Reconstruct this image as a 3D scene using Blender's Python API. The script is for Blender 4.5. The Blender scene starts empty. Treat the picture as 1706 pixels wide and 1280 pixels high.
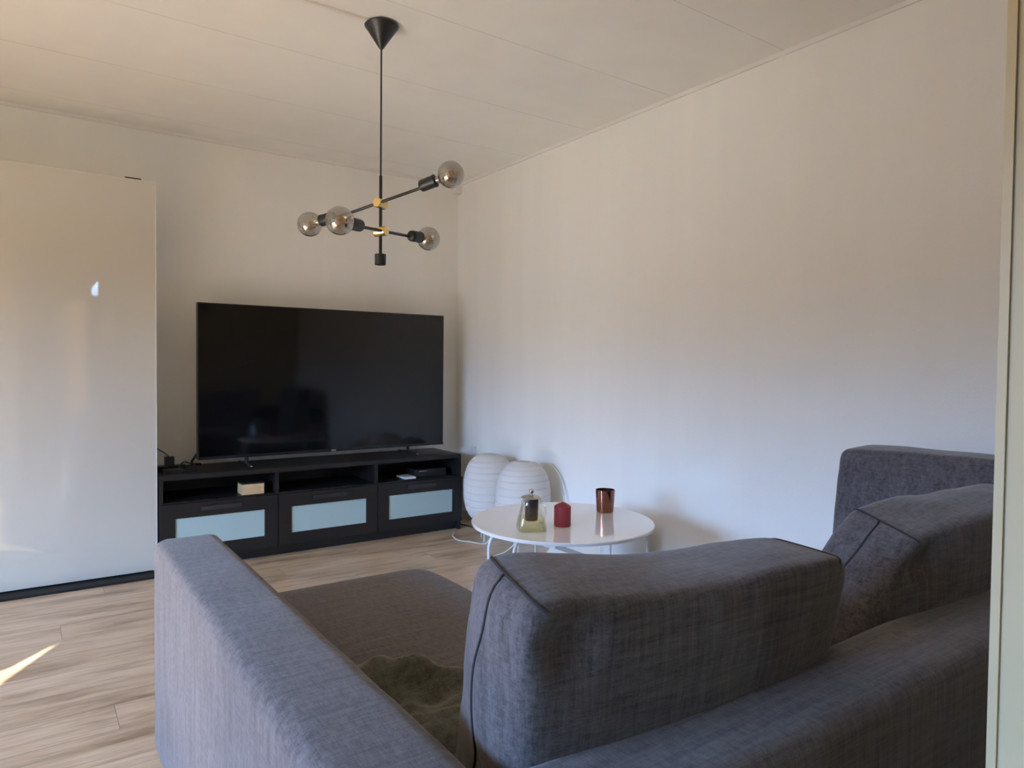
import bpy, bmesh, math, random
from mathutils import Vector, Matrix, noise
R = math.radians
S = bpy.context.scene
COL = S.collection
random.seed(4)

# ------------------------------------------------------------------ camera
cam_d = bpy.data.cameras.new('camera'); cam = bpy.data.objects.new('camera', cam_d); COL.objects.link(cam)
cam_d.sensor_fit = 'HORIZONTAL'; cam_d.sensor_width = 36.0
cam_d.lens = 1149.8 / 1706 * 36.0
cam_d.clip_start = 0.02
YAW, PITCH, ROLL = R(54.9846), R(1.5814), R(0.5623)
CAM = Vector((0, 0, 1.0914))
F = Vector((math.cos(YAW)*math.cos(PITCH), math.sin(YAW)*math.cos(PITCH), -math.sin(PITCH)))
Rv = Vector((math.sin(YAW), -math.cos(YAW), 0)); U = Rv.cross(F)
R2 = Rv*math.cos(ROLL) + U*math.sin(ROLL); U2 = -Rv*math.sin(ROLL) + U*math.cos(ROLL)
m = Matrix((R2, U2, -F)).transposed().to_4x4(); m.translation = CAM
cam.matrix_world = m
S.camera = cam

# ------------------------------------------------------------------ world: blue sky over sunlit ground and houses
W = bpy.data.worlds.new('world'); S.world = W; W.use_nodes = True
nt = W.node_tree; nt.nodes.clear()
tc = nt.nodes.new('ShaderNodeTexCoord'); sep = nt.nodes.new('ShaderNodeSeparateXYZ')
ramp = nt.nodes.new('ShaderNodeValToRGB'); bg = nt.nodes.new('ShaderNodeBackground'); wo = nt.nodes.new('ShaderNodeOutputWorld')
mr = nt.nodes.new('ShaderNodeMapRange'); mr.inputs[1].default_value = -1; mr.inputs[2].default_value = 1
nt.links.new(tc.outputs['Generated'], sep.inputs[0]); nt.links.new(sep.outputs['Z'], mr.inputs[0])
nt.links.new(mr.outputs[0], ramp.inputs[0]); nt.links.new(ramp.outputs[0], bg.inputs[0]); nt.links.new(bg.outputs[0], wo.inputs[0])
SKY = (1.25, 2.15, 3.85, 1); GROUND = (0.095, 0.08, 0.064, 1)
e = ramp.color_ramp.elements
e[0].position = 0.0; e[0].color = GROUND
e[1].position = 1.0; e[1].color = (0.08, 0.15, 0.40, 1)
for pos, c in ((0.535, GROUND), (0.572, SKY), (0.66, SKY), (0.80, (0.20, 0.38, 0.95, 1))):
    k = e.new(pos); k.color = c
bg.inputs[1].default_value = 9.0

# ------------------------------------------------------------------ sun and window portals
sd = bpy.data.lights.new('sun', 'SUN'); sun = bpy.data.objects.new('sun', sd); COL.objects.link(sun)
SUN_AZ, SUN_EL = R(14), R(33)
sv = Vector((math.cos(SUN_AZ)*math.cos(SUN_EL), math.sin(SUN_AZ)*math.cos(SUN_EL), -math.sin(SUN_EL)))
sun.rotation_euler = sv.to_track_quat('-Z', 'Y').to_euler()
sd.energy = 23; sd.angle = R(0.3); sd.color = (1.0, 0.93, 0.82)

WX, WY0, WY1, WZ0, WZ1 = -3.0, 0.42, 2.58, 0.1, 2.26          # balcony window in the left wall
BX0, BX1, BZ0, BZ1 = 0.34, 0.84, 0.05, 2.15                  # window in the wall behind
def portal(name, loc, rot, sx, sy):
    d = bpy.data.lights.new(name, 'AREA'); d.shape = 'RECTANGLE'; d.size = sx; d.size_y = sy
    o = bpy.data.objects.new(name, d); COL.objects.link(o); o.location = loc; o.rotation_euler = rot
    d.cycles.is_portal = True
portal('window_portal', (WX-0.02, (WY0+WY1)/2, (WZ0+WZ1)/2), (0, R(-90), 0), WZ1-WZ0, WY1-WY0)

# ------------------------------------------------------------------ render look
S.view_settings.view_transform = 'Standard'; S.view_settings.look = 'None'
S.view_settings.gamma = 1; S.view_settings.use_curve_mapping = False
S.view_settings.exposure = 0.6
c = S.cycles
c.use_denoising = True; c.max_bounces = 12; c.diffuse_bounces = 8; c.glossy_bounces = 4
c.transmission_bounces = 8; c.transparent_max_bounces = 16; c.sample_clamp_indirect = 8
c.caustics_reflective = True; c.caustics_refractive = False; c.blur_glossy = 0.0

# ------------------------------------------------------------------ materials
def mat(name, col=(.5,.5,.5), rough=.6, metal=0, coat=0, **kw):
    M = bpy.data.materials.new(name); M.use_nodes = True
    b = M.node_tree.nodes['Principled BSDF']
    b.inputs['Base Color'].default_value = (*col, 1); b.inputs['Roughness'].default_value = rough
    b.inputs['Metallic'].default_value = metal; b.inputs['Coat Weight'].default_value = coat
    for k, v in kw.items(): b.inputs[k.replace('_', ' ')].default_value = v
    return M
class N:
    def __init__(s, M): s.t = M.node_tree; s.b = s.t.nodes.get('Principled BSDF')
    def n(s, typ, **kw):
        x = s.t.nodes.new('ShaderNode'+typ)
        for k, v in kw.items(): setattr(x, k, v)
        return x
    def l(s, a, b): s.t.links.new(a, b)
    def coord(s, scale=(1,1,1), rot=(0,0,0), loc=(0,0,0)):
        t = s.n('TexCoord'); mp = s.n('Mapping'); s.l(t.outputs['Object'], mp.inputs[0])
        mp.inputs['Scale'].default_value = scale; mp.inputs['Rotation'].default_value = rot; mp.inputs['Location'].default_value = loc
        return mp.outputs[0]
    def noise(s, vec, scale, detail=3, rough=.5):
        x = s.n('TexNoise'); x.inputs['Scale'].default_value = scale; x.inputs['Detail'].default_value = detail
        x.inputs['Roughness'].default_value = rough; s.l(vec, x.inputs['Vector']); return x.outputs['Fac']
    def ramp(s, fac, stops):
        x = s.n('ValToRGB'); s.l(fac, x.inputs[0]); el = x.color_ramp.elements
        while len(el) < len(stops): el.new(.5)
        for q, (p, col) in zip(el, stops): q.position = p; q.color = (*col, 1) if len(col) == 3 else col
        return x.outputs[0]
    def math(s, op, a, b=None):
        x = s.n('Math', operation=op)
        for i, v in enumerate((a, b)):
            if v is None: continue
            if isinstance(v, (int, float)): x.inputs[i].default_value = v
            else: s.l(v, x.inputs[i])
        return x.outputs[0]
    def mix(s, f, a, b, blend='MIX'):
        x = s.n('MixRGB', blend_type=blend)
        for i, v in enumerate((f, a, b)):
            if isinstance(v, (int, float)): x.inputs[i].default_value = v
            elif isinstance(v, tuple): x.inputs[i].default_value = (*v, 1)
            else: s.l(v, x.inputs[i])
        return x.outputs[0]
    def bump(s, h, strength=.2, dist=.002):
        x = s.n('Bump'); x.inputs['Strength'].default_value = strength; x.inputs['Distance'].default_value = dist
        s.l(h, x.inputs['Height']); s.l(x.outputs[0], s.b.inputs['Normal'])

# painted woven wallpaper
M_wall = mat('painted_wallpaper', (.80,.775,.74), .75)
n = N(M_wall)
a = n.noise(n.coord((1,1,.25)), 330, 2); b_ = n.noise(n.coord((.3,.3,1)), 330, 2)
big = n.noise(n.coord((2.2,2.2,.12)), 2.2, 3)
fine = n.math('ADD', a, b_)
col = n.ramp(big, [(.3,(.82,.805,.755)),(.7,(.855,.845,.79))])
col = n.mix(.09, col, n.ramp(fine, [(.40,(.2,.2,.2)),(1,(1,1,1))]), 'OVERLAY')
n.l(col, n.b.inputs['Base Color']); n.bump(fine, .25, .0015)
# ceiling boards
M_ceil = mat('ceiling_board', (.80,.775,.735), .7)
n = N(M_ceil)
x = n.noise(n.coord((1,1,1)), 5, 4)
col = n.ramp(x, [(.3,(.82,.805,.75)),(.7,(.855,.845,.785))])
t = n.n('TexCoord'); sp = n.n('SeparateXYZ'); n.l(t.outputs['Object'], sp.inputs[0])
yy = n.math('ADD', sp.outputs['Y'], 0.09)                    # joints at 1.71, 2.31, 2.91, 3.51
fr = n.math('FRACT', n.math('DIVIDE', yy, 0.6))
d = n.math('ABSOLUTE', n.math('SUBTRACT', fr, 0.0)); d2 = n.math('SUBTRACT', 1.0, fr)
dd = n.math('MULTIPLY', n.math('MINIMUM', d, d2), 0.6)
wear = n.noise(n.coord((1.3,4,1)), 2.5, 3)
line = n.math('LESS_THAN', dd, n.math('MULTIPLY', wear, .0034))
col = n.mix(n.math('MULTIPLY', line, n.math('ADD', wear, .05)), col, (.45,.42,.37))
n.l(col, n.b.inputs['Base Color'])
groove = n.math('LESS_THAN', dd, .004)
n.bump(n.math('SUBTRACT', 1.0, groove), .5, .001)
# laminate floor
M_floor = mat('oak_laminate', (.5,.4,.3), .30)
n = N(M_floor)
vec = n.coord((1,1,1), loc=(-0.214+.0, -2.314, 0))
sv_ = n.n('SeparateXYZ'); n.l(vec, sv_.inputs[0])
row = n.math('FLOOR', n.math('DIVIDE', sv_.outputs['Y'], .176))
sh_ = n.math('MULTIPLY', n.math('FRACT', n.math('MULTIPLY', row, .618)), 1.28)
cb_ = n.n('CombineXYZ'); n.l(n.math('ADD', sv_.outputs['X'], sh_), cb_.inputs[0]); n.l(sv_.outputs['Y'], cb_.inputs[1])
br = n.n('TexBrick'); n.l(cb_.outputs[0], br.inputs['Vector'])
br.offset = 0; br.offset_frequency = 2; br.inputs['Scale'].default_value = 1.0
br.inputs['Brick Width'].default_value = 1.28; br.inputs['Row Height'].default_value = .176
br.inputs['Mortar Size'].default_value = .0012; br.inputs['Mortar Smooth'].default_value = .2; br.inputs['Bias'].default_value = 0
br.inputs['Color1'].default_value = (0,0,0,1); br.inputs['Color2'].default_value = (1,1,1,1); br.inputs['Mortar'].default_value = (.5,.5,.5,1)
bc = br.outputs['Color']
off = n.n('VectorMath', operation='MULTIPLY_ADD'); n.l(bc, off.inputs[0]); off.inputs[1].default_value = (7,5,3); n.l(n.coord((.8,4.5,1)), off.inputs[2])
g1 = n.noise(off.outputs[0], 2.6, 6, .62)
off2 = n.n('VectorMath', operation='MULTIPLY_ADD'); n.l(bc, off2.inputs[0]); off2.inputs[1].default_value = (3,9,3); n.l(n.coord((1.6,20,1)), off2.inputs[2])
g2 = n.noise(off2.outputs[0], 4, 4, .6)
c1 = n.ramp(g1, [(.28,(.20,.122,.070)),(.38,(.42,.295,.185)),(.52,(.59,.44,.295)),(.75,(.68,.535,.38))])
c2 = n.mix(.35, c1, n.ramp(g2, [(.3,(.25,.2,.16)),(.7,(.75,.72,.68))]), 'OVERLAY')
c3 = n.mix(.12, c2, bc, 'SOFT_LIGHT')
c4 = n.mix(n.math('MULTIPLY', br.outputs['Fac'], .7), c3, (.16,.11,.075))
n.l(c4, n.b.inputs['Base Color'])
n.bump(n.math('SUBTRACT', n.math('MULTIPLY', g2, .25), br.outputs['Fac']), .25, .0012)

def fabric(name, dark, light, sc=1.0, bmp=.5):
    M = mat(name, dark, .95); n = N(M)
    n.b.inputs['Sheen Weight'].default_value = .25; n.b.inputs['Sheen Roughness'].default_value = .5
    gx = n.noise(n.coord((.06,1,1)), 420*sc, 2, .6)        # slubs along x
    gy = n.noise(n.coord((1,.06,1)), 420*sc, 2, .6)
    gz = n.noise(n.coord((1,1,.06)), 420*sc, 2, .6)
    lx = n.noise(n.coord((.05,1,1)), 110*sc, 2, .6); lz = n.noise(n.coord((1,.5,.05)), 110*sc, 2, .6)
    s1 = n.math('ADD', n.math('ADD', gx, gy), gz)
    s2 = n.math('ADD', lx, lz)
    h = n.math('ADD', n.math('MULTIPLY', s1, .5), n.math('MULTIPLY', s2, .75))
    h = n.math('DIVIDE', h, 3.0)
    colr = n.ramp(h, [(.40,dark),(.50,tuple((a+b)/2 for a, b in zip(dark, light))),(.61,light)])
    n.l(colr, n.b.inputs['Base Color']); n.bump(h, bmp, .004)
    return M
M_sofa = fabric('charcoal_weave', (.040,.035,.038), (.138,.125,.135))
M_piping = mat('seam_cord', (.03,.027,.03), .9)
M_throw = fabric('olive_grey_wool', (.04,.042,.034), (.13,.135,.11), .8, .9)
M_brown = mat('black_brown_foil', (.010,.009,.009), .45)
n = N(M_brown); g = n.noise(n.coord((.5,12,12)), 14, 4); n.l(n.ramp(g, [(.3,(.007,.006,.006)),(.7,(.012,.0105,.0105))]), n.b.inputs['Base Color']); n.bump(g, .15, .0008)
M_handle = mat('dark_bronze_grip', (.03,.027,.027), .45)
M_frost = mat('frosted_glass', (.40,.52,.50), .22, coat=.3)
M_wgloss = mat('white_high_gloss', (.54,.52,.455), .3, coat=1.0, Coat_IOR=1.75, Coat_Roughness=.025)
n = N(M_wgloss); g = n.noise(n.coord((1,1,1)), 3.0, 2); n.bump(g, .2, .003)
M_wmatte = mat('white_matte_panel', (.74,.73,.70), .5)
M_flatblack = mat('flat_black', (.006,.006,.006), .9)
M_white = mat('white_lacquer', (.90,.89,.88), .16, coat=.8)
M_wmetal = mat('white_metal', (.80,.81,.82), .35)
M_plastic = mat('white_plastic', (.75,.74,.71), .45)
M_trim = mat('white_trim', (.78,.755,.715), .5)
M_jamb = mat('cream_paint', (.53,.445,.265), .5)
M_black = mat('matte_black_metal', (.012,.012,.013), .42)
M_blackp = mat('black_plastic', (.012,.012,.013), .35)
M_screen = mat('screen_glass', (.004,.004,.005), .07, coat=.0, IOR=1.45)
M_brass = mat('brass', (.83,.60,.27), .22, 1.0)
M_steel = mat('steel', (.55,.53,.50), .22, 1.0)
M_dsteel = mat('steel_mesh', (.10,.085,.08), .4, .8)
M_copper = mat('copper_mirror', (.27,.115,.085), .13, 1.0)
M_candle = mat('red_wax', (.30,.028,.04), .5, Subsurface_Weight=.15)
M_wick = mat('wick', (.75,.7,.62), .9)
M_cordw = mat('white_cord', (.75,.73,.68), .5)
M_wood = mat('pale_wood', (.62,.42,.22), .5)
n = N(M_wood); g = n.noise(n.coord((2,20,20)), 12, 3); n.l(n.ramp(g, [(.3,(.55,.36,.18)),(.7,(.70,.50,.28))]), n.b.inputs['Base Color'])
M_paperw = mat('white_paper', (.8,.8,.8), .7)
M_heater = mat('heater_enamel', (.70,.72,.70), .4)
M_slot = mat('heater_slot', (.03,.03,.03), .6)
M_mask = mat('grey_light_mask', (.5,.48,.45), .9)
M_out = mat('window_frame_white', (.75,.74,.71), .4)

def thin_glass(name, tint, spec=.12, base=0.04):
    M = bpy.data.materials.new(name); M.use_nodes = True; t = M.node_tree; t.nodes.clear()
    o = t.nodes.new('ShaderNodeOutputMaterial'); mx = t.nodes.new('ShaderNodeMixShader')
    tr = t.nodes.new('ShaderNodeBsdfTransparent'); gl = t.nodes.new('ShaderNodeBsdfGlossy')
    fr = t.nodes.new('ShaderNodeLayerWeight'); fr.inputs[0].default_value = .35
    mp = t.nodes.new('ShaderNodeMapRange'); mp.inputs[3].default_value = base; mp.inputs[4].default_value = spec
    tr.inputs[0].default_value = (*tint, 1); gl.inputs[0].default_value = (.9,.88,.85,1); gl.inputs['Roughness'].default_value = .03
    t.links.new(fr.outputs['Facing'], mp.inputs[0]); t.links.new(mp.outputs[0], mx.inputs[0])
    t.links.new(tr.outputs[0], mx.inputs[1]); t.links.new(gl.outputs[0], mx.inputs[2]); t.links.new(mx.outputs[0], o.inputs[0])
    return M
M_bulb = thin_glass('smoked_bulb_glass', (.60,.585,.56), .60, .20)
M_glass = thin_glass('clear_glass', (.93,.94,.92), .55, .05)
M_pane = thin_glass('window_glass', (.98,.98,.98), .25, .02)
M_tea = thin_glass('pale_tea', (.955,.93,.76), .25, .05)
M_fil = mat('amber_led_filament', (.85,.50,.22), .5)
M_sheer = mat('frosted_pane', (.8,.8,.76), .4, Transmission_Weight=.0)
M_sheer = thin_glass('frosted_pane', (.80,.66,.48), .1, .05)
# rice paper: diffuse plus translucent
M_rice = bpy.data.materials.new('rice_paper'); M_rice.use_nodes = True
t = M_rice.node_tree; t.nodes.clear(); o = t.nodes.new('ShaderNodeOutputMaterial'); mx = t.nodes.new('ShaderNodeMixShader')
df = t.nodes.new('ShaderNodeBsdfDiffuse'); tl = t.nodes.new('ShaderNodeBsdfTranslucent')
nz = t.nodes.new('ShaderNodeTexNoise'); nz.inputs['Scale'].default_value = 30; bp = t.nodes.new('ShaderNodeBump'); bp.inputs['Strength'].default_value = .35; bp.inputs['Distance'].default_value = .004
tcn = t.nodes.new('ShaderNodeTexCoord'); t.links.new(tcn.outputs['Object'], nz.inputs['Vector']); t.links.new(nz.outputs['Fac'], bp.inputs['Height']); t.links.new(bp.outputs[0], df.inputs['Normal'])
df.inputs[0].default_value = (.82,.80,.77,1); tl.inputs[0].default_value = (.80,.77,.72,1); mx.inputs[0].default_value = .3
t.links.new(df.outputs[0], mx.inputs[1]); t.links.new(tl.outputs[0], mx.inputs[2]); t.links.new(mx.outputs[0], o.inputs[0])

# ------------------------------------------------------------------ mesh helpers (world coordinates)
def link(name, bm, material, parent=None, loc=None, smooth=True, bevel=0, seg=2, mats=None):
    """one mesh object from world-space bmesh; vertices become local to loc / the root's location"""
    base = Vector((0, 0, 0))
    if parent is not None:
        q = parent
        while q.parent: q = q.parent
        base = Vector(q.location)
    elif loc is not None: base = Vector(loc)
    if bevel:
        ed = [e_ for e_ in bm.edges if e_.is_manifold and e_.calc_face_angle(0) > .5]
        bmesh.ops.bevel(bm, geom=ed, offset=bevel, segments=seg, affect='EDGES', profile=.5, clamp_overlap=True)
    bmesh.ops.translate(bm, verts=bm.verts, vec=-base)
    bmesh.ops.recalc_face_normals(bm, faces=bm.faces)
    me = bpy.data.meshes.new(name); bm.to_mesh(me); bm.free()
    me.materials.append(material)
    for mm in (mats or []): me.materials.append(mm)
    ob = bpy.data.objects.new(name, me); COL.objects.link(ob)
    if smooth:
        for p in me.polygons: p.use_smooth = True
        try: me.set_sharp_from_angle(angle=R(40))
        except Exception: pass
    if parent is not None: ob.parent = parent
    elif loc is not None: ob.location = base
    return ob
def tag(o, label=None, cat=None, group=None, kind=None):
    if label: o['label'] = label
    if cat: o['category'] = cat
    if group: o['group'] = group
    if kind: o['kind'] = kind
    return o
def thing(name, label, cat, loc, group=None):
    o = bpy.data.objects.new(name, None); COL.objects.link(o); o.location = loc; o.empty_display_size = .1
    return tag(o, label, cat, group)
def box(bm, x0, x1, y0, y1, z0, z1):
    vs = [bm.verts.new((x, y, z)) for z in (z0, z1) for y in (y0, y1) for x in (x0, x1)]
    for f in ((0,2,3,1),(4,5,7,6),(0,1,5,4),(2,6,7,3),(0,4,6,2),(1,3,7,5)): bm.faces.new([vs[i] for i in f])
    return bm
def B(*a): return box(bmesh.new(), *a)
def lathe(bm, prof, cx=0, cy=0, z=0, seg=48, axis=None, cap=True):
    """prof: list of (r, h) ; axis: (origin, direction) to lathe round any line"""
    if axis: o_, dr = Vector(axis[0]), Vector(axis[1]).normalized()
    else: o_, dr = Vector((cx, cy, z)), Vector((0, 0, 1))
    a = dr.orthogonal().normalized(); b = dr.cross(a)
    rings = []
    for r, h in prof:
        if r < 1e-6: rings.append([bm.verts.new(o_ + dr*h)])
        else: rings.append([bm.verts.new(o_ + dr*h + a*r*math.cos(2*math.pi*i/seg) + b*r*math.sin(2*math.pi*i/seg)) for i in range(seg)])
    for p, q in zip(rings, rings[1:]):
        for i in range(seg):
            j = (i+1) % seg
            if len(p) == 1 and len(q) == 1: continue
            if len(p) == 1: bm.faces.new((p[0], q[i], q[j]))
            elif len(q) == 1: bm.faces.new((p[i], p[j], q[0]))
            else: bm.faces.new((p[i], p[j], q[j], q[i]))
    if cap:
        if len(rings[0]) > 1: bm.faces.new(rings[0][::-1])
        if len(rings[-1]) > 1: bm.faces.new(rings[-1])
    return bm
def smooth_path(pts, sub=8):
    P = [Vector(p) for p in pts]; out = []
    for i in range(len(P)-1):
        p0 = P[max(i-1, 0)]; p1 = P[i]; p2 = P[i+1]; p3 = P[min(i+2, len(P)-1)]
        for k in range(sub):
            t_ = k/sub
            out.append(.5*((2*p1)+(-p0+p2)*t_+(2*p0-5*p1+4*p2-p3)*t_**2+(-p0+3*p1-3*p2+p3)*t_**3))
    out.append(P[-1]); return out
def tube(bm, pts, r, seg=8, closed=False):
    P = [Vector(p) for p in pts]; rings = []; up = None
    nP = len(P)
    for i, p in enumerate(P):
        if closed: d = (P[(i+1) % nP] - P[i-1])
        else: d = (P[min(i+1, nP-1)] - P[max(i-1, 0)])
        d.normalize()
        if up is None: up = d.orthogonal().normalized()
        up = (up - d*up.dot(d)).normalized(); s = d.cross(up)
        rings.append([bm.verts.new(p + (up*math.cos(2*math.pi*k/seg) + s*math.sin(2*math.pi*k/seg))*r) for k in range(seg)])
    pairs = list(zip(rings, rings[1:]))
    if closed: pairs.append((rings[-1], rings[0]))
    for a, b in pairs:
        for k in range(seg): bm.faces.new((a[k], a[(k+1) % seg], b[(k+1) % seg], b[k]))
    if not closed: bm.faces.new(rings[0][::-1]); bm.faces.new(rings[-1])
    return bm
def T(pts, r, seg=8, closed=False): return tube(bmesh.new(), pts, r, seg, closed)
def struct(name, bm, m_, smooth=False, parent=None, bevel=0):
    o = link(name, bm, m_, parent, smooth=smooth, bevel=bevel)
    if parent is None: o['kind'] = 'structure'
    return o

def trilin(C, u, v, w):
    """C[(i,j,k)] corners, u,v,w in [-1,1]"""
    r = Vector((0, 0, 0))
    for (i, j, k), p in C.items():
        r += Vector(p) * ((1+(2*i-1)*u)/2) * ((1+(2*j-1)*v)/2) * ((1+(2*k-1)*w)/2)
    return r
def soft_block(C, res=20, n=7.0, bulge=(.05,.05,.05), rumple=0.006, seed=0, freq=6, extra=None):
    """a stuffed block inside the eight corners C, with rounded edges, domed faces and cloth rumples"""
    bm = bmesh.new(); bmesh.ops.create_cube(bm, size=2)
    bmesh.ops.subdivide_edges(bm, edges=bm.edges, cuts=res, use_grid_fill=True)
    ctr = trilin(C, 0, 0, 0)
    for v in bm.verts:
        x, y, z = v.co
        # denser samples toward the edges
        x, y, z = (math.sin(q*math.pi/2)*.5+q*.5 for q in (x, y, z))
        s = (abs(x)**n+abs(y)**n+abs(z)**n)**(1/n); x, y, z = x/s, y/s, z/s
        bx = bulge[0]*(1-y*y)*(1-z*z); by = bulge[1]*(1-x*x)*(1-z*z); bz = bulge[2]*(1-x*x)*(1-y*y)
        x2, y2, z2 = x*(1+bx*2), y*(1+by*2), z*(1+bz*2)
        if extra: x2, y2, z2 = extra(x2, y2, z2)
        p = trilin(C, x2, y2, z2)
        q = p*freq + Vector((seed*7.3, seed*3.1, 0))
        d = noise.noise(q)*.6 + noise.noise(q*2.3)*.3
        p += (p-ctr).normalized()*d*rumple
        v.co = p
    return bm
def boxc(x0, x1, y0, y1, z0, z1):
    return {(i, j, k): ((x0, x1)[i], (y0, y1)[j], (z0, z1)[k]) for i in (0, 1) for j in (0, 1) for k in (0, 1)}

# ------------------------------------------------------------------ room shell
XL, XR, YB, YT, H = -3.0, 2.55, -2.5, 4.339, 2.388
struct('floor', B(XL-.2, XR+.2, YB-.2, YT+.2, -.1, 0), M_floor)
struct('ceiling', B(XL-.2, XR+.2, YB-.2, YT+.2, H, H+.1), M_ceil)
struct('wall_far', B(XL-.2, XR+.2, YT, YT+.15, 0, H), M_wall)
struct('wall_right', B(XR, XR+.15, YB-.2, YT, 0, H), M_wall)
def wall_hole(axis, a0, a1, z0, z1, h0, h1, k0, k1, c0, c1):
    bm = bmesh.new()
    for (p, q, r_, s_) in ((a0, h0, z0, z1), (h1, a1, z0, z1), (h0, h1, z0, k0), (h0, h1, k1, z1)):
        if axis == 'x': box(bm, c0, c1, p, q, r_, s_)
        else: box(bm, p, q, c0, c1, r_, s_)
    return bm
struct('wall_left', wall_hole('x', YB-.2, YT, 0, H, WY0, WY1, WZ0, WZ1, XL-.15, XL), M_wall)
struct('wall_rear', wall_hole('y', XL, XR, 0, H, BX0, BX1, BZ0, BZ1, YB-.08, YB), M_wall)
# windows (frames, panes)
w = struct('window_1', wall_hole('x', WY0, WY1, WZ0, WZ1, WY0+.05, WY1-.001, WZ0+.05, WZ1-.001, XL-.1, XL-.04), M_out)
struct('mullion', B(XL-.1, XL-.04, 1.41, 1.49, WZ0+.05, WZ1-.03), M_out, parent=w)
struct('pane', B(XL-.072, XL-.068, WY0+.05, WY1-.05, WZ0+.05, WZ1-.03), M_pane, parent=w)
w = struct('window_2', wall_hole('y', BX0, BX1, BZ0, BZ1, BX0+.04, BX1-.001, BZ0+.04, BZ1-.001, YB-.07, YB-.03), M_out)
struct('pane', B(BX0+.04, .60, YB-.052, YB-.048, BZ0+.04, BZ1-.001), M_sheer, parent=w)
bm = bmesh.new()  # unseen panel added so its small gap glints in the wardrobe door
box(bm, .60, BX1, YB-.045, YB-.035, BZ0, 1.93); box(bm, BX0, .60, YB-.045, YB-.035, 1.85, BZ1)
for tri in (((.60,1.93),(.67,1.93),(.67,BZ1),(.60,BZ1)), ((.74,1.93),(BX1,1.93),(BX1,BZ1),(.74,BZ1)), ((.67,2.02),(.74,2.12),(.74,BZ1),(.67,BZ1)), ((.67,1.93),(.68,1.93),(.67,1.95))):
    va = [[bm.verts.new((x, y, z)) for x, z in tri] for y in (YB-.045, YB-.035)]
    bm.faces.new(va[0]); bm.faces.new(va[1][::-1])
    for i in range(len(tri)): bm.faces.new((va[0][i], va[0][(i+1)%len(tri)], va[1][(i+1)%len(tri)], va[1][i]))
tag(link('glint_mask', bm, M_mask, loc=(.72, YB, 1.1), smooth=False), 'unseen grey panel added in the rear window to shape a glint on the wardrobe', 'light mask')
# wall end beside the camera (opening jamb)
bm = B(.842, XR, .14, .302, 0, H); box(bm, XL, -.07, .14, .302, 0, H); box(bm, -.07, .842, .14, .302, 2.1, H)
struct('wall_near', bm, M_jamb)
# unseen panel added to shape sun streak, its hem rising at the far end
bm = bmesh.new()
low_edge = [(2.66,2.19),(2.48,2.10),(2.156,1.952),(2.05,1.915),(1.3,1.90),(.30,1.90)]
va = [[bm.verts.new((x, y, z)) for y, z in low_edge] + [bm.verts.new((x, .30, 2.33)), bm.verts.new((x, 2.66, 2.33))] for x in (XL+.004, XL+.016)]
bm.faces.new(va[0]); bm.faces.new(va[1][::-1])
for i in range(8): bm.faces.new((va[0][i], va[0][(i+1)%8], va[1][(i+1)%8], va[1][i]))
tag(link('sun_mask_top', bm, M_mask, loc=(XL, 1.45, 2.2), smooth=False), 'unseen grey panel added across the top of the left window to shape the sun streak', 'valance')
bm = bmesh.new()  # second unseen panel, added to cut the sun down to a sliver
cu = [(2.494,2.11),(2.274,1.95),(2.25,1.90),(2.33,1.6),(2.40,1.0),(2.42,.05),(2.66,.05),(2.66,2.19)]
va = [[bm.verts.new((x, y, z)) for y, z in cu] for x in (XL+.018, XL+.032)]
bm.faces.new(va[0]); bm.faces.new(va[1][::-1])
for i in range(8): bm.faces.new((va[0][i], va[0][(i+1)%8], va[1][(i+1)%8], va[1][i]))
tag(link('sun_mask_side', bm, M_mask, loc=(XL+.02, 2.5, .05), smooth=False), 'unseen grey panel added at the far side of the left window to narrow the sun streak', 'curtain')
struct('trim_1', B(.8385, .8425, .2945, .3035, 0, H), M_jamb, bevel=.001)
# cornice strips
struct('trim_2', B(XL, XR, YT-.012, YT, H-.018, H), M_trim, bevel=.002)
struct('trim_3', B(XR-.012, XR,   .302, YT-.012, H-.018, H), M_trim, bevel=.002)
struct('baseboard_far', B(XL, XR, YT-.012, YT, 0, .05), M_trim, bevel=.003)
struct('baseboard_right', B(XR-.012, XR, .302, YT-.012, 0, .05), M_trim, bevel=.003)
# small box in the corner under the cornice
tag(link('junction_box', B(XR-.045, XR-.001, YT-.05, YT-.001, H-.075, H-.02), M_trim, loc=(XR-.02, YT-.025, H-.075), bevel=.004),
    'small white cable box in the ceiling corner above the television', 'junction box')
# cable duct on the ceiling leading to the pendant
tag(link('cable_duct', B(-.6, 1.055, 2.468, 2.484, H-.010, H-.0005), M_trim, loc=(.2, 2.476, H-.01), bevel=.002),
    'slim white cable duct along the ceiling leading to the pendant lamp', 'cable duct')

# ------------------------------------------------------------------ wardrobe with sliding doors
WF, WR, WTOP = 3.924, .532, 2.0
wd = thing('wardrobe', 'tall white high gloss sliding door wardrobe against the far wall', 'wardrobe', (-.47, 4.13, 0))
link('side_panel', B(WR-.022, WR-.004, WF+.05, YT-.015, .0, WTOP-.005), M_wmatte, wd, bevel=.001)
link('side_panel', B(-1.47, -1.452, WF+.05, YT-.015, .0, WTOP-.005), M_wmatte, wd, bevel=.001)
link('top_panel', B(-1.452, WR-.022, WF+.05, YT-.015, WTOP-.035, WTOP-.008), M_wmatte, wd)
link('plinth', B(-1.452, WR-.022, WF+.03, WF+.06, 0, .08), M_flatblack, wd)
link('back_panel', B(-1.452, WR-.022, YT-.03, YT-.015, .08, WTOP-.035), M_wmatte, wd)
d1 = link('sliding_door', B(-.50, WR, WF, WF+.02, .022, WTOP), M_wgloss, wd, bevel=.0015)
d2 = link('sliding_door', B(-1.47, -.46, WF+.024, WF+.044, .022, WTOP), M_wgloss, wd, bevel=.0015)
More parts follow.
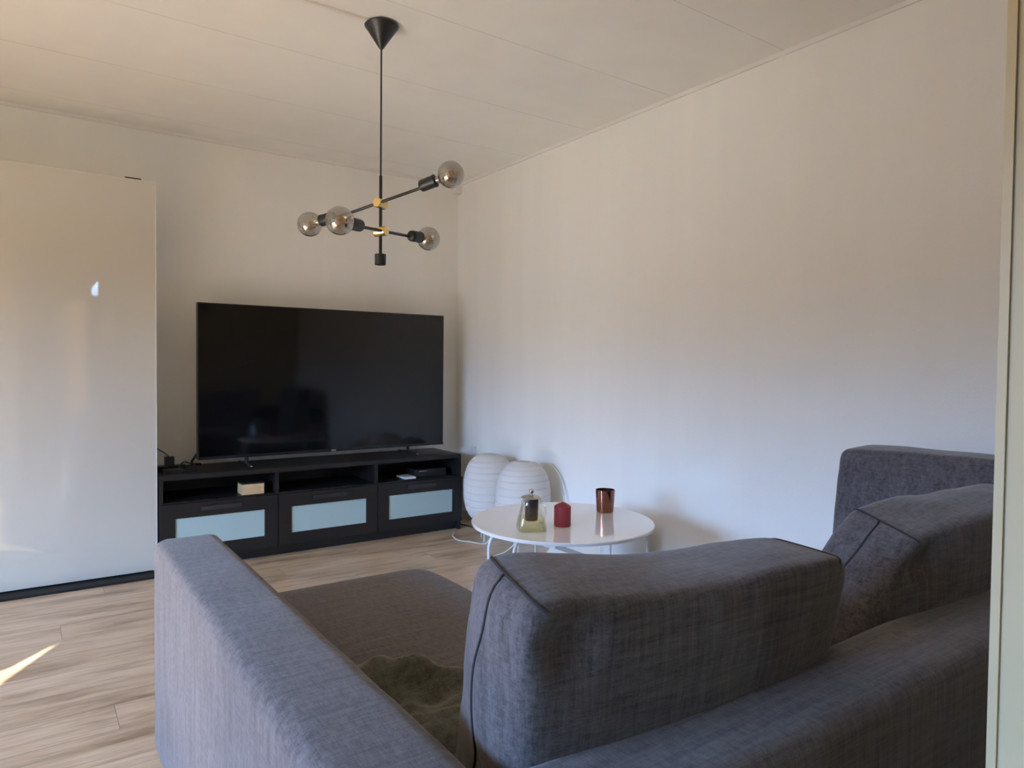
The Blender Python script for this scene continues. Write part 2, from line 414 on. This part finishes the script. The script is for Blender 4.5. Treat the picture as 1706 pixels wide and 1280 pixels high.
link('edge_strip', B(WR, WR+.003, WF-.001, WF+.021, .022, WTOP), M_wmatte, d1, bevel=.0006)
link('door_roller', B(.40, .47, WF+.002, WF+.018, WTOP, WTOP+.006), M_flatblack, d1)
link('floor_strip', B(-1.47, WR-.01, WF-.085, WF+.03, 0, .012), M_flatblack, wd)  # thin black strip on the floor, reaching out past the doors

# ------------------------------------------------------------------ TV bench
BX_R, BX_L, BYF, BYB, BH = 2.340, .5412, 3.919, 4.30, .50
bench = thing('tv_bench', 'long low black-brown media bench with three frosted glass drawers under the television', 'tv bench', ((BX_R+BX_L)/2, 4.11, 0))
link('top_panel', B(BX_L, BX_R, BYF, BYB, BH-.025, BH), M_brown, bench, bevel=.0015)
for xa in (BX_L, BX_R-.02):
    link('side_panel', B(xa, xa+.02, BYF, BYB, 0, BH-.025), M_brown, bench, bevel=.0012)
third = (BX_R-BX_L)/3
for k in (1, 2):
    link('divider', B(BX_L+k*third-.01, BX_L+k*third+.01, BYF+.004, BYB-.01, .07, BH-.025), M_brown, bench, bevel=.001)
link('shelf', B(BX_L+.02, BX_R-.02, BYF+.003, BYB-.01, .345, .36), M_brown, bench)
link('bottom_panel', B(BX_L+.02, BX_R-.02, BYF+.003, BYB-.01, .06, .075), M_brown, bench)
link('back_panel', B(BX_L+.02, BX_R-.02, BYB-.01, BYB, .03, BH-.025), M_brown, bench)
link('plinth', B(BX_L+.02, BX_R-.02, BYF+.035, BYF+.05, 0, .06), M_brown, bench)
for k in range(3):
    a0 = BX_L+k*third+.002; a1 = a0+third-.004
    g0, g1, h0, h1 = a0+.072, a1-.072, .128, .277
    bm = bmesh.new(); yf, yk = BYF-.020, BYF-.002
    for q in ((a0, g0, .062, .352), (g1, a1, .062, .352), (g0, g1, .062, h0), (g0, g1, h1, .352)): box(bm, q[0], q[1], yf, yk, q[2], q[3])
    dr = link('drawer', bm, M_brown, bench)
    link('frosted_glass', B(g0, g1, yf+.006, yf+.010, h0, h1), M_frost, dr)
    cxm = (a0+a1)/2
    link('handle', B(cxm-.10, cxm+.10, yf-.012, yf, .308, .330), M_handle, dr, bevel=.004)
for xa in (BX_L+.6-.02, BX_R-third+.01):
    pass
# television
tv = thing('television', 'large black flat screen television standing on the media bench', 'television', (1.54, 4.12, BH))
TX0, TX1, TZ0, TZ1, TY = .765, 2.314, .548, 1.421, 4.119
link('housing', B(TX0, TX1, TY, TY+.045, TZ0, TZ1), M_blackp, tv, bevel=.004)
link('rear_housing', B(TX0+.15, TX1-.15, TY+.045, TY+.075, TZ0+.02, TZ1-.3), M_blackp, tv, bevel=.01)
link('screen', B(TX0+.006, TX1-.006, TY-.003, TY+.001, TZ0+.014, TZ1-.006), M_screen, tv)
link('bezel', B(TX0, TX1, TY-.006, TY+.002, TZ0-.002, TZ0+.013), M_blackp, tv, bevel=.001)
link('logo_plate', B(1.525, 1.556, TY-.0075, TY-.0055, TZ0+.002, TZ0+.010), M_steel, tv)
for xf in (1.03, 2.06):
    bm = bmesh.new()
    tube(bm, [(xf-.015, TY-.13, BH+.0065), (xf, TY+.02, BH+.010), (xf-.015, TY+.13, BH+.0065)], .006)
    tube(bm, [(xf, TY+.02, BH+.008), (xf, TY+.02, TZ0+.01)], .010)
    link('foot', bm, M_blackp, tv)
    ft = link('foot_cap', lathe(bmesh.new(), [(.001, -.010), (.007, -.008), (.007, .008), (.001, .010)], axis=((xf-.015, TY-.138, BH+.0085), (0, 1, 0)), seg=16), M_steel, tv)
# power strip, charger and cord on the left end of the bench
ps = thing('power_strip', 'black power strip with plug at the left end of the media bench top', 'power strip', (.62, 4.14, BH))
link('body', B(.56, .70, 4.10, 4.155, BH, BH+.028), M_blackp, ps, bevel=.005)
link('plug', B(.60, .645, 4.105, 4.150, BH+.028, BH+.075), M_blackp, ps, bevel=.008)
link('cord', T(smooth_path([(.622,4.13,BH+.073),(.60,4.15,BH+.095),(.56,4.18,BH+.12),(.55,4.25,BH+.10)]), .003), M_blackp, ps)
cd = link('charging_cable', T(smooth_path([(.70,4.12,BH+.012),(.74,4.08,BH+.03),(.71,4.03,BH+.012),(.66,4.05,BH+.022),(.70,4.13,BH+.04),(.76,4.10,BH+.008),(.74,4.02,BH+.006),(.69,4.0,BH+.008),(.64,4.03,BH+.006)], 8), .0035), M_blackp, loc=(.7,4.08,BH))
tag(cd, 'tangled black cord beside the power strip on the bench top', 'cord')
ad = link('power_adapter', B(.575, .665, 3.985, 4.035, BH, BH+.022), M_blackp, loc=(.62,4.01,BH), bevel=.006)
tag(ad, 'small flat black adapter in front of the power strip on the bench', 'adapter')
cbl = link('television_cable', T(smooth_path([(.80,4.23,BH+.008),(.75,4.215,BH+.02),(.775,4.205,BH+.07),(.80,4.205,BH+.12)], 8), .007), M_blackp, loc=(.8,4.19,BH))
tag(cbl, 'thick black cable rising behind the left edge of the television', 'cable')
# things in the open bays
wb = thing('wooden_box', 'small pale wooden box in the left open bay of the media bench', 'box', (1.03, 4.0, .36))
bm = bmesh.new()
link('body', B(.955, 1.073, 3.935, 4.035, .361, .418), M_wood, wb, bevel=.002)
link('lid', B(.953, 1.075, 3.933, 4.037, .419, .427), M_brown, wb, bevel=.001)
rt = thing('media_box', 'black media player in the right open bay of the media bench', 'media player', (2.14, 4.05, .36))
link('body', B(2.03, 2.26, 3.98, 4.14, .361, .408), M_blackp, rt, bevel=.004)
link('front_strip', B(2.06, 2.12, 3.978, 3.981, .395, .399), M_steel, rt)
cs = thing('game_case', 'white slim case leaning flat beside the black media player', 'case', (1.99, 3.98, .36))
link('cover', B(1.945, 2.022, 3.945, 4.07, .361, .372), M_paperw, cs, bevel=.002)

# ------------------------------------------------------------------ pendant lamp
PX, PY = 1.113, 2.48
pend = thing('pendant_lamp', 'black pendant lamp with crossed arms, brass joints and four smoked globe bulbs', 'pendant lamp', (PX, PY, H))
link('canopy', lathe(bmesh.new(), [(.001,-.004),(.048,-.004),(.061,-.006),(.064,-.010),(.0625,-.014),(.055,-.023),(.010,-.091),(.006,-.096),(.001,-.097)], PX, PY, H, 48), M_black, pend)
link('hook_plate', lathe(bmesh.new(), [(.012,-.005),(.012,0)], PX-.02, PY, H, 20), M_steel, pend)
link('cable', T([(PX,PY,H-.09),(PX,PY,2.0),(PX,PY,1.80)], .0033, 10), M_black, pend)
link('rod', T([(PX,PY,1.812),(PX,PY,1.79),(PX,PY,1.50)], .0062, 14), M_black, pend)
link('end_cap', lathe(bmesh.new(), [(.001,0),(.020,0),(.0215,.0015),(.0215,.040),(.020,.0415),(.001,.0415)], PX, PY, 1.4715, 32), M_black, pend)
def unproj(px, py, depth):
    d = F + R2*((px-853)/1149.8) - U2*((py-640)/1149.8)
    return CAM + d*depth
BR = .0490
def pend_arm(zc, A, Bp):
    ctr = (A+Bp)/2; dr = (Bp-A).normalized(); half = (Bp-A).length/2
    side = Vector((dr.y, -dr.x, 0)).normalized()
    if side.dot(CAM-Vector((PX,PY,0))) < 0: side = -side
    c0 = Vector((PX, PY, zc)) + side*.014          # arm passes in front of the rod
    e0 = c0 - dr*((c0-A).length-BR-.075); e1 = c0 + dr*((Bp-c0).length-BR-.075)
    link('arm', T([e0, c0, e1],   .0058, 12), M_black, pend)
    jd = side; o_ = c0 - side*.040
    link('joint', lathe(bmesh.new(), [(.001,0),(.0155,0),(.0185,.002),(.0185,.050),(.0165,.053),(.001,.053)], axis=(o_, jd), seg=32), M_brass, pend)
    for P in (A, Bp):
        d = (P-c0).normalized()
        s0 = P - d*(BR+.082)
        link('socket', lathe(bmesh.new(), [(.001,0),(.016,.001),(.0215,.006),(.0225,.012),(.0225,.060),(.0238,.061),(.0238,.067),(.017,.070),(.001,.070)], axis=(s0, d), seg=28), M_black, pend)
        prof = [(.0135, -BR-.020), (.0140, -BR-.008)]
        for k in range(25):
            th = math.pi - math.asin(.32) - (math.pi-math.asin(.32))*k/24
            prof.append((max(BR*math.sin(th), 0), BR*math.cos(th)))
        bb = link('bulb', lathe(bmesh.new(), prof, axis=(P, d), seg=40, cap=False), M_bulb, pend)
        link('screw_cap', lathe(bmesh.new(), [(.0125,-BR-.024),(.0132,-BR-.016),(.0125,-BR-.012),(.0132,-BR-.008),(.0120,-BR-.004),(.001,-BR-.002)], axis=(P, d), seg=20), M_steel, bb)
        bm = bmesh.new()
        a = d.orthogonal().normalized(); b = d.cross(a)
        tube(bm, [P-d*(BR-.004), P-d*.022], .0028, 8)
        tube(bm, [P-d*.022 + d*(t_*.0009) + (a*math.cos(t_*.55)+b*math.sin(t_*.55))*(.011+.004*math.sin(t_*.09)) for t_ in range(0, 46)], .0014, 6)
        link('filament', bm, M_fil, bb)
pend_arm(1.706, unproj(516, 374, 2.80), unproj(751, 291, 2.53))
pend_arm(1.600, unproj(566, 368, 2.38), unproj(714, 398, 2.92))

# ------------------------------------------------------------------ sofa
SX0, SX1, SY0, SYC, SYS = .268, 2.50, .495, 2.055, 1.27
sofa = thing('sofa', 'large charcoal woven fabric chaise sofa with low slim arms in the foreground', 'sofa', (1.3, 1.1, 0))
for k, (x, y) in enumerate(((.33,.56),(.33,1.98),(1.02,1.98),(2.44,.56),(2.44,1.20))):
    link('leg', B(x-.02, x+.02, y-.02, y+.02, 0, .05), M_blackp, sofa, bevel=.003)
def block(name, x0, x1, y0, y1, z0, z1, bev, rum=.003, seed=1, bul=(.02,.02,.02), n=16, res=22):
    return link(name, soft_block(boxc(x0, x1, y0, y1, z0, z1), res, n, bul, rum, seed), M_sofa, sofa)
def rbox(name, x0, x1, y0, y1, z0, z1, bev, par, rum=.0025, cuts=26):
    bm = B(x0, x1, y0, y1, z0, z1)
    bmesh.ops.bevel(bm, geom=list(bm.edges), offset=bev, segments=5, affect='EDGES', profile=.5)
    # cut long faces so they can be rumpled
    for ax, (lo, hi) in enumerate(((x0, x1), (y0, y1), (z0, z1))):
        L = hi-lo; k = max(1, int(L/.045))
        for i in range(1, k):
            co = [0, 0, 0]; co[ax] = lo+L*i/k; no = [0, 0, 0]; no[ax] = 1
            bmesh.ops.bisect_plane(bm, geom=list(bm.verts)+list(bm.edges)+list(bm.faces), plane_co=co, plane_no=no)
    c_ = Vector(((x0+x1)/2, (y0+y1)/2, (z0+z1)/2))
    for v in bm.verts:
        q = v.co*7
        v.co += Vector((noise.noise(q+Vector((3,0,0))), noise.noise(q+Vector((0,9,0))), noise.noise(q+Vector((0,0,5)))))*rum
    return link(name, bm, M_sofa, par)
rbox('arm', SX0, .436, SY0, SYC, .045, .617, .032, sofa)
rbox('back', .436, SX1-.165, SY0, .668, .045, .612, .030, sofa)
rbox('arm', SX1-.165, SX1, SY0, SYS, .045, .612, .030, sofa)
rbox('chaise_base', .438, 1.085, .67, SYC-.01, .05, .24, .02, sofa)
rbox('seat_base', 1.087, SX1-.167, .67, SYS-.01, .05, .24, .02, sofa)
link('seat_cushion', soft_block(boxc(.44, 1.085, .68, SYC+.005, .242, .422), 22, 14, (.0,.0,.04), .003, 3), M_sofa, sofa)
link('seat_cushion', soft_block(boxc(1.09, 2.33, .68, SYS+.005, .242, .422), 22, 14, (.0,.0,.04), .003, 4), M_sofa, sofa)

def surf(C, n, bulge, extra, x, y, z, rum=.012, seed=0):
    s_ = (abs(x)**n+abs(y)**n+abs(z)**n)**(1/n); x, y, z = x/s_, y/s_, z/s_
    bx = bulge[0]*(1-y*y)*(1-z*z); by = bulge[1]*(1-x*x)*(1-z*z); bz = bulge[2]*(1-x*x)*(1-y*y)
    x, y, z = x*(1+bx*2), y*(1+by*2), z*(1+bz*2)
    if extra: x, y, z = extra(x, y, z)
    p = trilin(C, x, y, z); q = p*7 + Vector((seed*7.3, seed*3.1, 0))
    p += (p-trilin(C, 0, 0, 0)).normalized()*(noise.noise(q)*.6 + noise.noise(q*2.3)*.3)*rum
    return p
def seam(par, C, n, bulge, u, extra=None, rum=.012, seed=0, r=.0024):
    """cord down the middle of the end face and along the folded top edge of the end"""
    sg = 1 if u > 0 else -1; bm = bmesh.new()
    pts = [surf(C, n, bulge, extra, sg, .10+.06*math.sin(k*.4), -1+2*k/30*.985, rum, seed) for k in range(31)]
    pts += [surf(C, n, bulge, extra, sg*f_, .12, 1, rum, seed) for f_ in (.995, .97)]
    tube(bm, pts, r, 6)
    link('piping', bm, M_piping, par)
    pts = [surf(C, n, bulge, extra, sg*.97, -.99+1.98*k/24, 1, rum, seed) for k in range(25)]
    return link('piping', T(pts, r, 6), M_piping, par)
def cushion(label, C, n, bulge, rum, seed, extra=None, seams=(-.93, .93)):
    loc = sum((Vector(C[(i,j,0)]) for i in (0,1) for j in (0,1)), Vector())/4
    o = link('back_cushion', soft_block(C, 26, n, bulge, rum, seed, 7, extra), M_sofa, loc=loc)
    tag(o, label, 'cushion', 'loose back cushions of the sofa')
    for u in seams: seam(o, C, n, bulge, u, extra, rum, seed)
    return o
def K(bln, brn, blf, brf, tln, trn, tlf, trf):
    return {(0,0,0):bln, (1,0,0):brn, (0,1,0):blf, (1,1,0):brf, (0,0,1):tln, (1,0,1):trn, (0,1,1):tlf, (1,1,1):trf}
# nearest cushion, seen from behind, slumped in the middle of its top
def tuck(x, y, z):
    # the folded corner pinches the face in just below the top edge
    if y < 0:
        y += .20*math.exp(-(((x+.80)/.10)**2 + ((z-.66)/.20)**2))
        y -= .07*math.exp(-(((x+.88)/.10)**2 + ((z-.90)/.10)**2))
    return x, y, z
def sag1(x, y, z):
    if z > 0: z -= .11*math.exp(-((x+.12)/.62)**2)*z
    return tuck(x, y, z)
cushion('charcoal back cushion nearest the low arm, above the chaise',
    K((.495,.675,.44),(1.15,.675,.44),(.535,.92,.44),(1.15,.90,.44),(.458,.622,.822),(1.080,.580,.793),(.500,.800,.842),(1.10,.735,.795)), 13, (.035,.10,.012), .012, 1, sag1)
cushion('charcoal back cushion in the middle, leaning right and half behind the jamb',
    K((1.20,.675,.44),(1.92,.675,.44),(1.24,.92,.44),(1.90,.92,.44),(1.415,.645,.758),(1.99,.58,.80),(1.450,.795,.797),(2.0,.74,.81)), 13, (.04,.09,.012), .012, 2, tuck)
cushion('charcoal back cushion upright along the right wall',
    K((2.18,.70,.43),(2.33,.70,.43),(2.18,1.262,.43),(2.33,1.262,.43),(2.23,.70,.838),(2.40,.70,.838),(2.225,1.262,.826),(2.385,1.262,.832)), 14, (.10,.02,.008), .007, 5, seams=())
# throw blanket on the chaise
bm = bmesh.new(); NX, NY = 44, 44; V = {}
for i in range(NX+1):
    for j in range(NY+1):
        u = i/NX; v = j/NY
        x = .475 + u*.50; yfar = 1.30 - .13*u + .03*math.sin(u*9)
        y = .955 + (yfar-.955)*v
        h = .445 + .030*math.exp(-((v-.80)/.16)**2)*(1+.5*math.sin(u*7)) + .028*noise.noise(Vector((x*9, y*9, 0)))+ .012*noise.noise(Vector((x*25, y*25, 4)))
        edge = min(u, 1-u, v, 1-v)
        h -= .016*max(0, 1-edge/.05)
        V[i, j] = bm.verts.new((x, y, h+.006))
for i in range(NX):
    for j in range(NY): bm.faces.new((V[i,j], V[i+1,j], V[i+1,j+1], V[i,j+1]))
r_ = bmesh.ops.extrude_face_region(bm, geom=list(bm.faces))
bmesh.ops.translate(bm, verts=[v for v in r_['geom'] if isinstance(v, bmesh.types.BMVert)], vec=(0,0,.012))
th = link('throw_blanket', bm, M_throw, loc=(.7, 1.15, .44))
tag(th, 'dark olive grey throw blanket crumpled on the chaise behind the arm', 'blanket')

# ------------------------------------------------------------------ round two-tier table
TCX, TCY, TR = 1.81, 2.21, .376
tb = thing('coffee_table', 'round white coffee table with thin bent metal legs and a lower tier', 'coffee table', (TCX, TCY, 0))
link('tabletop', lathe(bmesh.new(), [(.001,.436),(TR-.004,.436),(TR,.438),(TR+.001,.447),(TR-.002,.450),(.001,.450)], TCX, TCY, 0, 96), M_white, tb)
link('lower_shelf', lathe(bmesh.new(), [(.001,.130),(TR-.01,.130),(TR-.001,.136),(TR,.155),(TR-.006,.156),(TR-.012,.140),(.001,.138)], TCX, TCY, 0, 96), M_white, tb)
for ang, rr in ((172,.335),(198,.335),(10,.330),(317,.350)):
    a = R(ang); cx, sx = math.cos(a), math.sin(a)
    def q(rad, z): return (TCX+rad*cx, TCY+rad*sx, z)
    link('leg', T(smooth_path([q(rr-.16,.430), q(rr-.10,.429), q(rr-.03,.420), q(rr-.002,.385), q(rr,.33), q(rr,.18), q(rr,.03), q(rr,0.0)], 6), .0068, 10), M_wmetal, tb)
ZT = .450
# glass teapot
TPX, TPY = 1.593, 2.134
tp = thing('glass_teapot', 'square based clear glass teapot with steel lid and pale tea on the white table', 'teapot', (TPX, TPY, ZT))
def sq_ring(bm, half, z, rnd, rot, seg=48):
    n_ = 2+ (1-rnd)*8; out = []
    for i in range(seg):
        t_ = 2*math.pi*i/seg; c_, s_ = math.cos(t_), math.sin(t_)
        k = (abs(c_)**n_+abs(s_)**n_)**(-1/n_)
        x, y = half*k*c_, half*k*s_
        out.append(bm.verts.new((TPX + x*math.cos(rot)-y*math.sin(rot), TPY + x*math.sin(rot)+y*math.cos(rot), z)))
    return out
def sq_loft(prof, rot, cap0=True, cap1=False):
    bm = bmesh.new(); rs = [sq_ring(bm, h_, ZT+z, rn, rot) for h_, z, rn in prof]
    for a, b in zip(rs, rs[1:]):
        for i in range(48): bm.faces.new((a[i], a[(i+1)%48], b[(i+1)%48], b[i]))
    if cap0: bm.faces.new(rs[0][::-1])
    if cap1: bm.faces.new(rs[-1])
    return bm
rot = YAW - R(90) + R(8)
link('body', sq_loft([(.050,.001,.25),(.054,.004,.2),(.0535,.02,.25),(.048,.05,.4),(.040,.09,.7),(.035,.115,1),(.037,.128,1)], rot), M_glass, tp)
link('tea', sq_loft([(.0480,.004,.25),(.0515,.008,.25),(.0510,.02,.25),(.0455,.054,.4)], rot, True, True), M_tea, tp)
link('strainer', lathe(bmesh.new(), [(.001,.052),(.023,.052),(.025,.056),(.0275,.124)], TPX, TPY, ZT, 32), M_dsteel, tp)
link('tea_leaves', lathe(bmesh.new(), [(.001,.040),(.0235,.0405),(.0255,.056),(.001,.0565)], TPX, TPY, ZT, 24), mat('tea_leaves', (.16,.07,.02), .8), tp)
lid = link('lid', lathe(bmesh.new(), [(.001,.128),(.040,.128),(.041,.130),(.034,.134),(.020,.138),(.008,.140),(.001,.140)], TPX, TPY, ZT, 40), M_steel, tp)
link('knob', lathe(bmesh.new(), [(.001,.139),(.004,.140),(.004,.144),(.008,.148),(.0095,.153),(.008,.158),(.004,.161),(.001,.162)], TPX, TPY, ZT, 24), M_steel, lid)
hd = Vector((.25, -1, 0)).normalized()
def hp(o_, z): return (TPX+hd.x*o_, TPY+hd.y*o_, ZT+z)
link('handle', T(smooth_path([hp(.031,.108), hp(.050,.116), hp(.066,.105), hp(.070,.08), hp(.064,.052), hp(.052,.038), hp(.044,.036)], 6), .0042, 10), M_glass, tp)
hd = -hd
link('spout', T(smooth_path([hp(.034,.098), hp(.044,.108), hp(.056,.124)], 6), .007, 12), M_glass, tp)
# red candle
CX, CY = 1.746, 2.131
cn = thing('pillar_candle', 'dark red pillar candle with pointed top on the white table', 'candle', (CX, CY, ZT))
link('wax', lathe(bmesh.new(), [(.001,.0005),(.032,.0005),(.0338,.003),(.0338,.076),(.0325,.080),(.018,.089),(.003,.096),(.001,.0965)], CX, CY, ZT, 48), M_candle, cn)
link('wick', T([(CX,CY,ZT+.094),(CX+.001,CY,ZT+.110),(CX+.003,CY,ZT+.120)], .0014, 6), M_wick, cn)
# copper glass
GX, GY = 2.070, 2.233
cp = link('candle_holder', lathe(bmesh.new(), [(.001,.0005),(.034,.0005),(.0365,.003),(.0425,.0960),(.0425,.0985),(.0400,.0985),(.0345,.010),(.001,.008)], GX, GY, ZT, 64), M_copper, loc=(GX,GY,ZT))
tag(cp, 'shiny copper tumbler shaped candle holder near the far edge of the white table', 'candle holder')

# ------------------------------------------------------------------ rice paper floor lamps
def lantern(cx, cy, label):
    root = thing('paper_lamp', label, 'floor lamp', (cx, cy, 0), 'white rice paper floor lamps in the corner')
    prof = []; rings = [0, .022, .048, .080, .118, .165, .215, .268, .320, .368, .400, .420]
    z0, z1 = .110, .536; Hh = z1-z0
    def rad(h):
        t_ = h/Hh*2-1
        return .046 + (.158-.046)*(1-abs(t_)**2.7)**.60
    hs = [0]; ribs = [0,.018,.040,.072,.110,.152,.196,.240,.284,.324,.358,.387,.410,.426]
    for a, b in zip(ribs, ribs[1:]):
        for k in range(10):
            f = k/10; h = a+(b-a)*f
            prof.append((rad(min(h, Hh)) + .0022*min(1, 5*min(f, 1-f)) - (.0022 if k == 0 else 0), z0+h))
    prof.append((rad(Hh), z0+Hh))
    sh = link('paper_shade', lathe(bmesh.new(), prof, cx, cy, 0, 64, cap=False), M_rice, root)
    bm = bmesh.new(); tube(bm, [(cx+.046*math.cos(t_), cy+.046*math.sin(t_), z1) for t_ in [2*math.pi*k/32 for k in range(32)]], .002, 6, True)
    link('top_ring', bm, M_cordw, sh)
    bm = bmesh.new(); tube(bm, [(cx+.048*math.cos(t_), cy+.048*math.sin(t_), z0) for t_ in [2*math.pi*k/32 for k in range(32)]], .002, 6, True)
    link('bottom_ring', bm, M_cordw, sh)
    for k in range(3):
        a = R(215+120*k); lx, ly = cx+.075*math.cos(a), cy+.075*math.sin(a)
        link('leg', T([(cx+.048*math.cos(a), cy+.048*math.sin(a), z0+.002), (lx, ly, z0-.01), (lx, ly, 0.001)], .003, 8), M_cordw, root)
    link('lamp_holder', lathe(bmesh.new(), [(.001,z0-.004),(.020,z0-.004),(.020,.17),(.001,.17)], cx, cy, 0, 20), M_plastic, root)
    for k in range(3):
        bm = bmesh.new(); a = R(215+120*k); tube(bm, [(cx+.018*math.cos(a), cy+.018*math.sin(a), z0), (cx+.048*math.cos(a), cy+.048*math.sin(a), z0)], .002, 6)
        link('spoke', bm, M_cordw, root)
    return root
lantern(2.345, 3.585, 'white rice paper floor lamp behind, beside the media bench')
lantern(2.330, 3.205, 'white rice paper floor lamp in front, directly behind the teapot')

# white waste bin
bn = link('waste_bin', lathe(bmesh.new(), [(.001,0),(.096,0),(.100,.004),(.118,.290),(.120,.300),(.117,.300),(.097,.012),(.001,.010)], 2.385, 2.44, 0, 56), M_plastic, loc=(2.385,2.44,0))
tag(bn, 'plain white tapered bin on the floor behind the round table', 'bin')
# low heater by the wall
ht = thing('panel_heater', 'low white electric heater along the right wall beneath the table', 'heater', (2.46, 2.82, 0))
bm = bmesh.new()
for (yy0, yy1) in ((2.55, 3.06),):
    vs = [bm.verts.new(p) for p in ((2.395,yy0,.004),(2.525,yy0,.004),(2.525,yy0,.115),(2.50,yy0,.115),(2.395,yy0,.035),(2.395,yy1,.004),(2.525,yy1,.004),(2.525,yy1,.115),(2.50,yy1,.115),(2.395,yy1,.035))]
    for i in range(5): bm.faces.new((vs[i], vs[(i+1)%5], vs[5+(i+1)%5], vs[5+i]))
    bm.faces.new(vs[:5][::-1]); bm.faces.new(vs[5:])
link('body', bm, M_heater, ht)
bm = bmesh.new(); up = Vector((2.50-2.395, 0, .115-.035)).normalized(); nn = Vector((-up.z, 0, up.x))
for k in range(44):
    y = 2.60+k*.0098; p = Vector((2.425, y, .0579)) + nn*.0004
    vs = [bm.verts.new(p + up*a + Vector((0, b, 0)) + nn*c_) for c_ in (-.001, .0008) for a, b in ((0,0),(.030,.002),(.030,.006),(0,.004))]
    for f in ((0,1,2,3),(4,7,6,5),(0,4,5,1),(1,5,6,2),(2,6,7,3),(3,7,4,0)): bm.faces.new([vs[i] for i in f])
sl = link('vent_slots', bm, M_slot, ht)
# cables and plugs in the corner
def cable(name, pts, r, m_, label, cat='cable', sub=8):
    o = link(name, T(smooth_path(pts, sub), r, 8), m_, loc=pts[0]); return tag(o, label, cat)
cable('lamp_cord', [(2.26,3.86,.004),(2.20,3.78,.004),(2.17,3.66,.004),(2.21,3.58,.006),(2.27,3.50,.006),(2.30,3.46,.10),(2.345,3.53,.13)], .0032, M_cordw, 'white cord curling from the media bench foot to the rear paper lamp', 'cord')
cable('lamp_cord', [(2.385,3.05,.004),(2.33,2.99,.004),(2.24,2.98,.004),(2.15,3.03,.004),(2.10,3.14,.004),(2.15,3.24,.004),(2.24,3.24,.02),(2.32,3.20,.10)], .0032, M_cordw, 'white cord looping on the floor beneath the front paper lamp', 'cord')
cable('hanging_cord', [(2.535,3.42,.30),(2.53,3.26,.50),(2.53,3.13,.46),(2.53,3.07,.36),(2.53,3.05,.25),(2.53,3.08,.13)], .003, M_cordw, 'white cord hanging on the wall right of the front paper lamp', 'cord')
cable('black_cord', [(2.40,4.05,.004),(2.42,3.95,.004),(2.44,3.86,.006),(2.50,3.84,.02),(2.52,3.95,.10),(2.53,4.02,.22)], .004, M_blackp, 'black cord in the corner right of the media bench', 'cord')
so = thing('wall_socket', 'white double wall socket low in the corner beside the media bench', 'socket', (2.545, 4.0, .22))
link('plate', B(2.532, 2.549, 3.88, 4.02, .20, .28), M_plastic, so, bevel=.004)
link('plug', lathe(bmesh.new(), [(.001,-.035),(.014,-.035),(.019,-.02),(.019,0),(.001,0)], axis=((2.532,3.92,.24),(1,0,0)), seg=24), M_plastic, so)
link('plug', lathe(bmesh.new(), [(.001,-.035),(.014,-.035),(.019,-.02),(.019,0),(.001,0)], axis=((2.532,3.98,.24),(1,0,0)), seg=24), M_blackp, so)
tr = link('telephone_socket', B(2.532, 2.549, 4.06, 4.11, .48, .52), M_plastic, loc=(2.54,4.085,.48), bevel=.004)
tag(tr, 'small pale socket on the right wall just above the bench end', 'socket')
